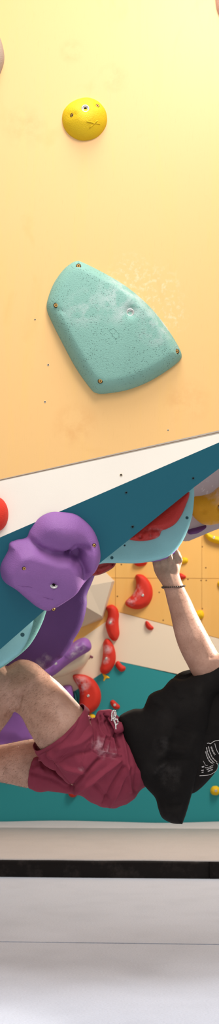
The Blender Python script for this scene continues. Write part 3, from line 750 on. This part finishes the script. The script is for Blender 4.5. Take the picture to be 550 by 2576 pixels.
# leg and arm hair
hairm = M('body_hair', (138, 104, 78), .4, .4)
cu = bpy.data.curves.new('body_hair', 'CURVE'); cu.dimensions = '3D'; cu.bevel_depth = .00028; cu.bevel_resolution = 0
rnd = random.Random(3); cnt = 0; vv = bod.vertices
while cnt < 3200:
    v = vv[rnd.randrange(len(vv))]; x, y = proj(v.co); nrm = v.normal
    leg = -30 < x < 150 and 1655 < y < 1985 and v.co.y > 4.5; arm = 440 < x < 545 and 1485 < y < 1650
    if not (leg or arm) or nrm.y > .35: continue
    if arm and rnd.random() < .5: continue
    cnt += 1; flow = Vector((-.6, 0, -.5)) if leg else Vector((-.3, 0, .5))
    flow = (flow-nrm*flow.dot(nrm)); L = rnd.uniform(.006, .013)*(1 if leg else .8)
    jit = Vector((rnd.uniform(-1, 1), rnd.uniform(-1, 1), rnd.uniform(-1, 1)))*.35
    s = cu.splines.new('POLY'); s.points.add(2); p = v.co.copy()
    for i, k in enumerate((0, .5, 1)):
        q = p + (nrm*(.55-.25*k)+(flow+jit)*(.5+.4*k))*L*k; s.points[i].co = (*q, 1); s.points[i].radius = 1-.6*k
ho = bpy.data.objects.new('body_hair', cu); COL.objects.link(ho); cu.materials.append(hairm.m); ho.parent = person; ho.location = -person.location; ho['kind'] = 'stuff'
# head hair
bm = bmesh.new(); ball(bm, hc+Vector((.018, 0, -.012)), (.108, .085, .092)); ball(bm, hc+Vector((.06, 0, .03)), (.062, .078, .06))
link('hair', fuse(bm, .008, 2), M('brown_hair', (70, 46, 30), .6), person)
for s in (-1, 1):
    bm = bmesh.new(); ball(bm, hc+Vector((.008, .03*s, .082)), (.009, .012, .008)); link('eye', frombm('eye', bm), M('eye_white', (230, 226, 220), .2), person)
# climbing shoes
shoe_m = M('black_rubber', (34, 34, 36), .5)
for (x, y, Y, dx, dz, a) in ((-235, 2040, 4.64, -.045, -.02, .5), (-265, 1620, 4.82, -.05, .035, -.6)):
    bm = bmesh.new(); c = P(x, y, Y)
    R3 = Matrix.Rotation(a, 3, 'Y')
    ball(bm, c, (.05, .046, .055)); ball(bm, c+R3@Vector((-.07, 0, -.012)), (.09, .045, .036), R3); ball(bm, c+R3@Vector((-.14, 0, -.018)), (.05, .04, .024), R3)
    link('climbing_shoe', fuse(bm, .007, 2), shoe_m, person)
# bracelet
bm = bmesh.new(); c0 = (P(410, 1477, EL)+P(461, 1474, EL))/2; ax = (P(461, 1474, EL)-P(410, 1477, EL))/2
for i in range(34):
    t = 2*PI*i/34; q = bmesh.ops.create_icosphere(bm, subdivisions=2, radius=.0034)
    bmesh.ops.translate(bm, verts=q['verts'], vec=c0+ax*1.1*math.cos(t)+Vector((0, .034*math.sin(t), 0))+Vector((0, 0, -.004*abs(math.sin(t)))))
link('bracelet', frombm('bracelet', bm), M('dark_bead', (64, 52, 42), .35), person)['label'] = 'dark beaded bracelet'

# ---------------- shorts
sh = M('maroon_cotton', (130, 51, 66), .85, .15)
n = sh.noise(12, 5); sh.mix(sh.math('MULTIPLY', sh.ramp(n, .45, .7), .25), (114, 42, 58)); sh.addbump(sh.noise(500, 2), .3, .001)
VS = vert(4.54)
sh.blob([W(250, 1872, VS, .035), W(268, 1888, VS, .04), W(290, 1893, VS, .04), W(292, 1868, VS, .03), W(205, 1932, VS, .02)], (206, 176, 178), 34, .42, .66, .5)
bm = bmesh.new()
sm_loft(bm, [((226, 1796), (122, 1926), 4.63, .117, -.02, 0), ((248, 1808), (170, 1980), 4.65, .13), ((262, 1806), (205, 2004), 4.67, .14), ((290, 1806), (246, 2026), 4.72, .165), ((322, 1808), (284, 2032), 4.76, .185), ((352, 1815), (325, 2020), 4.77, .185), ((385, 1822), (352, 1992), 4.77, .178), ((400, 1826), (366, 1980), 4.77, .17)])
sm_loft(bm, [((130, 1884), (112, 1988), 4.87, .105), ((162, 1870), (150, 1994), 4.87, .11), ((220, 1860), (205, 2002), 4.85, .12), ((290, 1840), (270, 2020), 4.82, .14)])
# bunched waist by the cord
tube(bm, [(240, 1838, 4.60, .02), (252, 1806, 4.61, .020), (262, 1799, 4.625, .02), (280, 1800, 4.635, .017), (292, 1835, 4.60, .02)], 12)
tube(bm, [(258, 1800, 4.66, .02), (268, 1794, 4.68, .013), (280, 1797, 4.69, .012), (292, 1815, 4.68, .02)], 12)
me = fuse(bm, .0042, 4)
feats = [line([(250, 1800), (262, 1835), (276, 1860)], 3.00, -0.0150), line([(264, 1795), (282, 1830), (298, 1880)], 3.00, -0.0180), line([(242, 1812), (256, 1850)], 3.00, -0.0120), line([(272, 1800), (290, 1840)], 3.00, 0.0150), line([(256, 1815), (270, 1850)], 3.00, 0.0120),
    line([(228, 1796), (240, 1830), (238, 1880)], 3.75, -0.0150), line([(262, 1850), (255, 1880)], 3.00, 0.0090), line([(276, 1850), (270, 1890)], 2.25, 0.0090), line([(284, 1858), (292, 1895)], 2.25, 0.0090),
    line([(110, 1905), (150, 1950), (180, 1985)], 5.25, -0.0210), line([(178, 1985), (205, 1955), (250, 1910)], 4.50, -0.0150), line([(192, 1990), (235, 1965), (300, 1915)], 5.25, 0.0150), line([(120, 1900), (170, 1935), (210, 1945)], 5.25, 0.0120),
    line([(260, 2020), (285, 1975), (310, 1930)], 4.50, -0.0120), line([(275, 2024), (300, 1985), (325, 1930)], 4.50, 0.0120), line([(240, 1975), (270, 2010)], 5.25, -0.0090),
    line([(222, 1868), (250, 1888), (304, 1900)], 1.65, 0.0067), line([(216, 1876), (246, 1898), (302, 1908)], 1.20, -0.0045), line([(222, 1868), (214, 1880), (205, 1915), (215, 1938)], 1.50, 0.0045),
    line([(210, 1780), (190, 1832), (150, 1874), (100, 1898)], 1.50, -0.0045), line([(150, 1885), (200, 1870), (225, 1850)], 6.00, 0.0090), line([(135, 1915), (190, 1895), (225, 1890)], 5.25, -0.0090),
    line([(84, 1918), (98, 1912), (100, 1930)], 3.00, 0.0150), line([(92, 1930), (108, 1938)], 3.00, 0.0120), line([(80, 1945), (130, 1960), (170, 1985)], 4.50, -0.0090), line([(330, 1850), (345, 1930), (340, 1990)], 6.00, -0.0090),
    line([(300, 1820), (318, 1900), (330, 1990)], 3.75, 0.0090)]
def wr_n(x, y): return .010*noise.noise(Vector((x*.012+y*.008, y*.02-x*.006, 2)))+.004*noise.noise(Vector((x*.05, y*.03, 5)))
feats.append(wr_n)
hem1 = [Vector((204, 1772)), Vector((150, 1870)), Vector((84, 1895))]
def okc(c, n, x, y):
    return n.y < .4 and c.y < 4.9
def sleeve(st, per=7, seg=72):
    b = bmesh.new(); flat = [(q[0][0], q[0][1], q[1][0], q[1][1], *q[2:], *([0, 0] if len(q) < 6 else [])) for q in st]
    rg = []
    for v in resamp(flat, per):
        p1, p2 = P(v[0], v[1], v[4]), P(v[2], v[3], v[4]); c = (p1+p2)/2; a_ = (p2-p1)/2; bb = Vector((v[6], v[5], v[7]))
        rg.append([b.verts.new(c+a_*math.cos(t)+bb*math.sin(t)) for t in (2*PI*i/seg for i in range(seg))])
    for i in range(len(rg)-1):
        for j in range(seg): b.faces.new((rg[i][j], rg[i][(j+1) % seg], rg[i+1][(j+1) % seg], rg[i+1][j]))
    bmesh.ops.recalc_face_normals(b, faces=b.faces)
    m_ = bpy.data.meshes.new('sleeve'); b.to_mesh(m_); b.free(); return m_
wob = lambda x, y: .003*noise.noise(Vector((x*.06, y*.06, 8)))
S1 = sleeve([((204, 1772), (86, 1890), 4.63, .120, -.045, 0), ((210, 1776), (93, 1902), 4.63, .121, -.040, 0), ((220, 1785), (106, 1917), 4.63, .121, -.032, 0), ((230, 1797), (124, 1934), 4.635, .120, -.02, 0), ((244, 1815), (160, 1958), 4.65, .115)])
S2 = sleeve([((93, 1890), (76, 1984), 4.86, .108, .01, 0), ((110, 1882), (92, 1990), 4.865, .108), ((135, 1884), (120, 1990), 4.87, .106), ((160, 1884), (150, 1982), 4.87, .10)])
hemf = [line([(208, 1784), (196, 1832), (166, 1862), (130, 1880), (96, 1899)], 1.6, -.003), line([(86, 1925), (83, 1950), (84, 1982)], 1.6, -.003)]
displace(me, feats, okc)
bmj = bmesh.new(); bmj.from_mesh(me)
for S_ in (S1, S2):
    displace(S_, feats+hemf+[wob], okc)
    o_ = bpy.data.objects.new('tmp', S_); COL.objects.link(o_); so = o_.modifiers.new('s', 'SOLIDIFY'); so.thickness = .003; so.offset = -1
    bpy.context.view_layer.update(); m3 = bpy.data.meshes.new_from_object(o_.evaluated_get(bpy.context.evaluated_depsgraph_get()))
    bpy.data.objects.remove(o_); bmj.from_mesh(m3)
bmj.to_mesh(me); bmj.free()
shorts = link('shorts', me, sh, person)
# draw cord: looped, white with dark flecks
cordm = M('cord_cotton', (232, 228, 220), .8); n = cordm.noise(260, 1); cordm.mix(cordm.ramp(n, .56, .6), (60, 50, 50))
bm = bmesh.new()
for pts in ([(281, 1812, 4.60), (281, 1795, 4.60), (284, 1788, 4.60), (290, 1789, 4.60), (291, 1797, 4.60), (288, 1806, 4.60), (290, 1814, 4.60)], [(280, 1812, 4.59), (286, 1808, 4.585), (294, 1810, 4.585), (296, 1818, 4.59), (290, 1826, 4.59)], [(284, 1808, 4.60), (286, 1800, 4.595), (287, 1792, 4.595)], [(286, 1812, 4.58), (290, 1822, 4.58), (291, 1834, 4.58)]):
    tube(bm, [(*p, .0026) for p in pts], 8, 5)
link('drawstring', frombm('drawstring', bm), cordm, shorts)['label'] = 'white flecked drawstring loop'

# ---------------- t-shirt
bk = M('black_cotton', (22, 19, 17), .9, .12)
n = bk.noise(10, 5); bk.mix(bk.math('MULTIPLY', bk.ramp(n, .5, .75), .3), (44, 40, 37)); bk.addbump(bk.noise(450, 2), .3, .001)
VT = vert(4.5)
bk.blob([W(345, 1800, VT, .07), W(330, 1815, VT, .05), W(400, 1880, VT, .06), W(420, 1950, VT, .08), W(400, 1790, VT, .04), W(430, 2030, VT, .06)], (104, 98, 94), 22, .42, .75, .5)
near = [(297, 1814), (297, 1811), (302, 1800), (318, 1790), (338, 1783), (358, 1782), (366, 1768), (374, 1750), (388, 1740), (408, 1732), (424, 1714), (436, 1706), (458, 1708), (482, 1698), (510, 1682), (540, 1664), (580, 1646), (640, 1645), (700, 1670), (745, 1720), (740, 1770), (690, 1790), (620, 1780), (560, 1745), (540, 1770), (527, 1835), (512, 1885), (497, 1944), (482, 1996), (468, 2045), (459, 2070), (458, 2073), (454, 2073), (432, 2071), (408, 2058), (398, 2036), (390, 2008), (370, 1985), (348, 1958), (330, 1925), (312, 1882), (302, 1845)]
tf = [line([(440, 1712), (482, 1704), (512, 1688), (545, 1668)], 1.65, 0.0084), line([(315, 1800), (345, 1800), (372, 1812)], 2.25, 0.0098), line([(320, 1808), (350, 1812), (372, 1826)], 2.25, -0.0084), line([(350, 1792), (368, 1806), (385, 1835)], 3.00, -0.0112), line([(384, 1760), (398, 1778), (404, 1800)], 3.00, 0.0112), line([(400, 1742), (440, 1775), (455, 1820)], 3.75, 0.0112), line([(395, 1748), (428, 1785), (440, 1830)], 3.75, -0.0098), line([(424, 1885), (450, 1865), (500, 1830)], 3.75, 0.0084), line([(395, 1940), (430, 1915), (470, 1900)], 3.75, -0.0084), line([(545, 1740), (530, 1790), (520, 1840)], 3.75, -0.0140), line([(385, 1900), (392, 1960), (410, 2020)], 3.75, 0.0098), line([(365, 1785), (380, 1750), (400, 1736)], 5.25, 0.0224), line([(372, 1800), (392, 1770), (430, 1735)], 6.75, -0.0224), line([(330, 1790), (380, 1810), (420, 1850)], 6.75, 0.0140), line([(320, 1812), (360, 1830), (400, 1880)], 6.75, -0.0140),
    line([(400, 1800), (430, 1760), (480, 1720)], 7.50, 0.0168), line([(430, 1700), (470, 1712), (540, 1680)], 3.00, -0.0168), line([(500, 1730), (470, 1850), (430, 1980)], 10.50, 0.0196), line([(470, 1740), (440, 1850), (400, 1960)], 9.00, -0.0140),
    line([(525, 1740), (505, 1830), (485, 1940), (462, 2040)], 6.00, 0.0140), line([(510, 1700), (545, 1720), (600, 1720)], 7.50, 0.0140), line([(392, 2006), (420, 2034), (456, 2072)], 2.62, 0.0140), line([(398, 2030), (425, 2055), (450, 2070)], 6.00, -0.0196), line([(302, 1800), (306, 1850), (335, 1925), (385, 1995)], 2.62, 0.0056), line([(310, 1805), (314, 1850), (342, 1922), (392, 1990)], 1.88, -0.0056),
    line([(420, 1900), (450, 1960), (460, 2030)], 6.75, -0.0126), line([(380, 1880), (420, 1960), (440, 2030)], 6.75, 0.0112),
    lambda x, y: .018*noise.noise(Vector((x*.011, y*.009, 1)))+.007*noise.noise(Vector((x*.03, y*.02, 4)))]
A1 = Relief(vert(4.66), near, .125, .16, tf, step=.008, per=6, back=.1, pw=2.2)
far = [(430, 1712), (446, 1696), (462, 1688), (479, 1684), (500, 1678), (560, 1668), (640, 1655), (720, 1680), (775, 1730), (778, 1800), (740, 1850), (680, 1872), (610, 1885), (570, 1886), (554, 1908), (548, 1926), (541, 1942), (525, 1962), (503, 1984), (484, 1996), (455, 2000), (420, 1980), (380, 1960), (350, 1930), (345, 1860), (380, 1780)]
ff = [line([(495, 1850), (550, 1830)], 8, .008), line([(500, 1960), (530, 1900)], 8, -.006), lambda x, y: .01*noise.noise(Vector((x*.015, y*.012, 7)))]
A2 = Relief(vert(4.74), far, .135, .13, ff, step=.014, per=6, back=.22, pw=2.2)
o1 = A2.build('t_shirt', bk, person); o2 = A1.build('tmp2', bk, person)
bm = bmesh.new(); bm.from_mesh(o1.data); bm.from_mesh(o2.data); bm.to_mesh(o1.data); bm.free(); bpy.data.objects.remove(o2)
for p in o1.data.polygons: p.use_smooth = True
shirt = o1
# white print on the shirt: outlines and small lettering, too small to read
pr = M('white_print', (205, 198, 192), .7)
bm = bmesh.new()
def Q(x, y): return A2.at(x, y)+Vector((0, -.0015, 0))
def pline(pts, w=.0011):
    r = resamp(pts, 5); tube(bm, [(*Q(x, y), w) for x, y in r], 6, 1, True)
pline([(514, 1866), (518, 1865.5), (522, 1867), (528, 1863), (535, 1860), (543, 1859), (552, 1855), (575, 1850)])
pline([(533, 1867), (537, 1880), (543, 1891), (553, 1902)], .0012)
pline([(543, 1919), (539, 1916.5), (541, 1917), (544, 1922), (545, 1928), (541, 1936), (533, 1941), (522, 1945), (510, 1946), (496, 1946)])
pline([(511, 1925), (511, 1927), (520, 1925), (532, 1920)], .0007); pline([(504, 1909), (508, 1916), (511, 1920.5), (516, 1920.5)], .0007)
rr = random.Random(5)
def lettering(pts, h, gap=.3, n=20):
    r = resamp(pts, 12); tot = sum(math.dist(r[i], r[i+1]) for i in range(len(r)-1)); pos = 0
    k = 0
    while pos < tot-.6:
        acc = 0
        for i in range(len(r)-1):
            dl = math.dist(r[i], r[i+1])
            if acc+dl >= pos: break
            acc += dl
        f = (pos-acc)/max(dl, 1e-6); x = r[i][0]+(r[i+1][0]-r[i][0])*f; y = r[i][1]+(r[i+1][1]-r[i][1])*f
        dx, dy = (r[i+1][0]-r[i][0])/dl, (r[i+1][1]-r[i][1])/dl; nx, ny = -dy, dx
        if k % 6 != 5:
            for sgn in (-1, 0, 1):
                if rr.random() < .8:
                    a = (x+nx*h*.5*sgn, y+ny*h*.5*sgn); b = (a[0]+dx*.75, a[1]+dy*.75)
                    tube(bm, [(*Q(*a), .0006), (*Q(*b), .0006)], 4, 1, True)
            a = (x-nx*h*.5, y-ny*h*.5); b = (x+nx*h*.5, y+ny*h*.5); tube(bm, [(*Q(*a), .0006), (*Q(*b), .0006)], 4, 1, True)
        pos += 1.25; k += 1
lettering([(524, 1875), (528, 1885), (535, 1896)], 3.0)
lettering([(517, 1874), (521, 1888), (529, 1903), (542, 1915)], 1.8)
lettering([(512, 1876), (516, 1892), (524, 1906), (534, 1916)], 1.7)
lettering([(510, 1886), (514, 1899), (521, 1911), (530, 1917)], 1.7)
lettering([(514, 1931), (522, 1928.5), (530, 1925)], 2.4); lettering([(517, 1936), (523, 1934), (530, 1931.5)], 2.4)
lettering([(501, 1924), (508, 1923)], 3.0); lettering([(500, 1933), (507, 1932)], 2.2); lettering([(501, 1938), (506, 1937)], 2.0)
link('shirt_print', frombm('shirt_print', bm), pr, shirt)['label'] = 'white outlined print on black shirt'

# ------------------------------------------------------------ lights
def area(name, loc, target, size, power, color, sy=None, spread=PI):
    l = bpy.data.lights.new(name, 'AREA'); l.energy = power; l.color = color; l.size = size; l.spread = spread
    if sy: l.shape = 'RECTANGLE'; l.size_y = sy
    o = bpy.data.objects.new(name, l); COL.objects.link(o); o.location = loc
    o.rotation_euler = (Vector(target)-Vector(loc)).to_track_quat('-Z', 'Y').to_euler(); return o
def spot(name, loc, target, power, color, ang, rad=.06):
    l = bpy.data.lights.new(name, 'SPOT'); l.energy = power; l.color = color; l.spot_size = math.radians(ang); l.spot_blend = .4; l.shadow_soft_size = rad
    o = bpy.data.objects.new(name, l); COL.objects.link(o); o.location = loc
    o.rotation_euler = (Vector(target)-Vector(loc)).to_track_quat('-Z', 'Y').to_euler(); return o
area('hall_and_fill_lamp', (.85, 1.9, 4.35), (.2, 4.1, 3.3), .8, 52, (1, .91, .86))
area('hall_and_fill_lamp', (-.4, -.8, 4.6), (0, 4.4, 1.4), 1.6, 44, (1, .97, .94))
area('hall_and_fill_lamp', (0, 2.6, 5.2), (0, 3.0, 0), 1.8, 58, (.97, .97, 1), spread=math.radians(95))  # added overhead fill to brighten the front mats, not a known fixture
area('hall_and_fill_lamp', (1.8, 7.6, 4.4), (.8, 9.5, 1.2), 1.2, 135, (1, .93, .85))
spot('side_spot_lamp', (2.0, 5.0, 2.15), (.27, 4.65, 1.3), 620, (1, .94, .86), 22)
spot('rear_spot_lamp', (.5, 7.2, 2.5), (-.25, 4.9, .9), 520, (1, .96, .9), 16, .16)
w = bpy.data.worlds.new('hall'); S.world = w; w.use_nodes = True
w.node_tree.nodes['Background'].inputs[0].default_value = (.9, .95, 1, 1); w.node_tree.nodes['Background'].inputs[1].default_value = .47

cam = bpy.data.cameras.new('camera'); co = bpy.data.objects.new('camera', cam); COL.objects.link(co)
co.location = CAM; co.rotation_euler = (PI/2+PITCH, 0, 0)
cam.sensor_fit = 'VERTICAL'; cam.sensor_height = 24; cam.lens = 24*F/2576
cam.dof.use_dof = True; cam.dof.focus_distance = 4.5; cam.dof.aperture_fstop = 3.5
cam.clip_start = .05
S.camera = co
S.view_settings.view_transform = 'Standard'; S.view_settings.look = 'None'; S.view_settings.exposure = 0; S.view_settings.gamma = 1
S.view_settings.use_curve_mapping = False
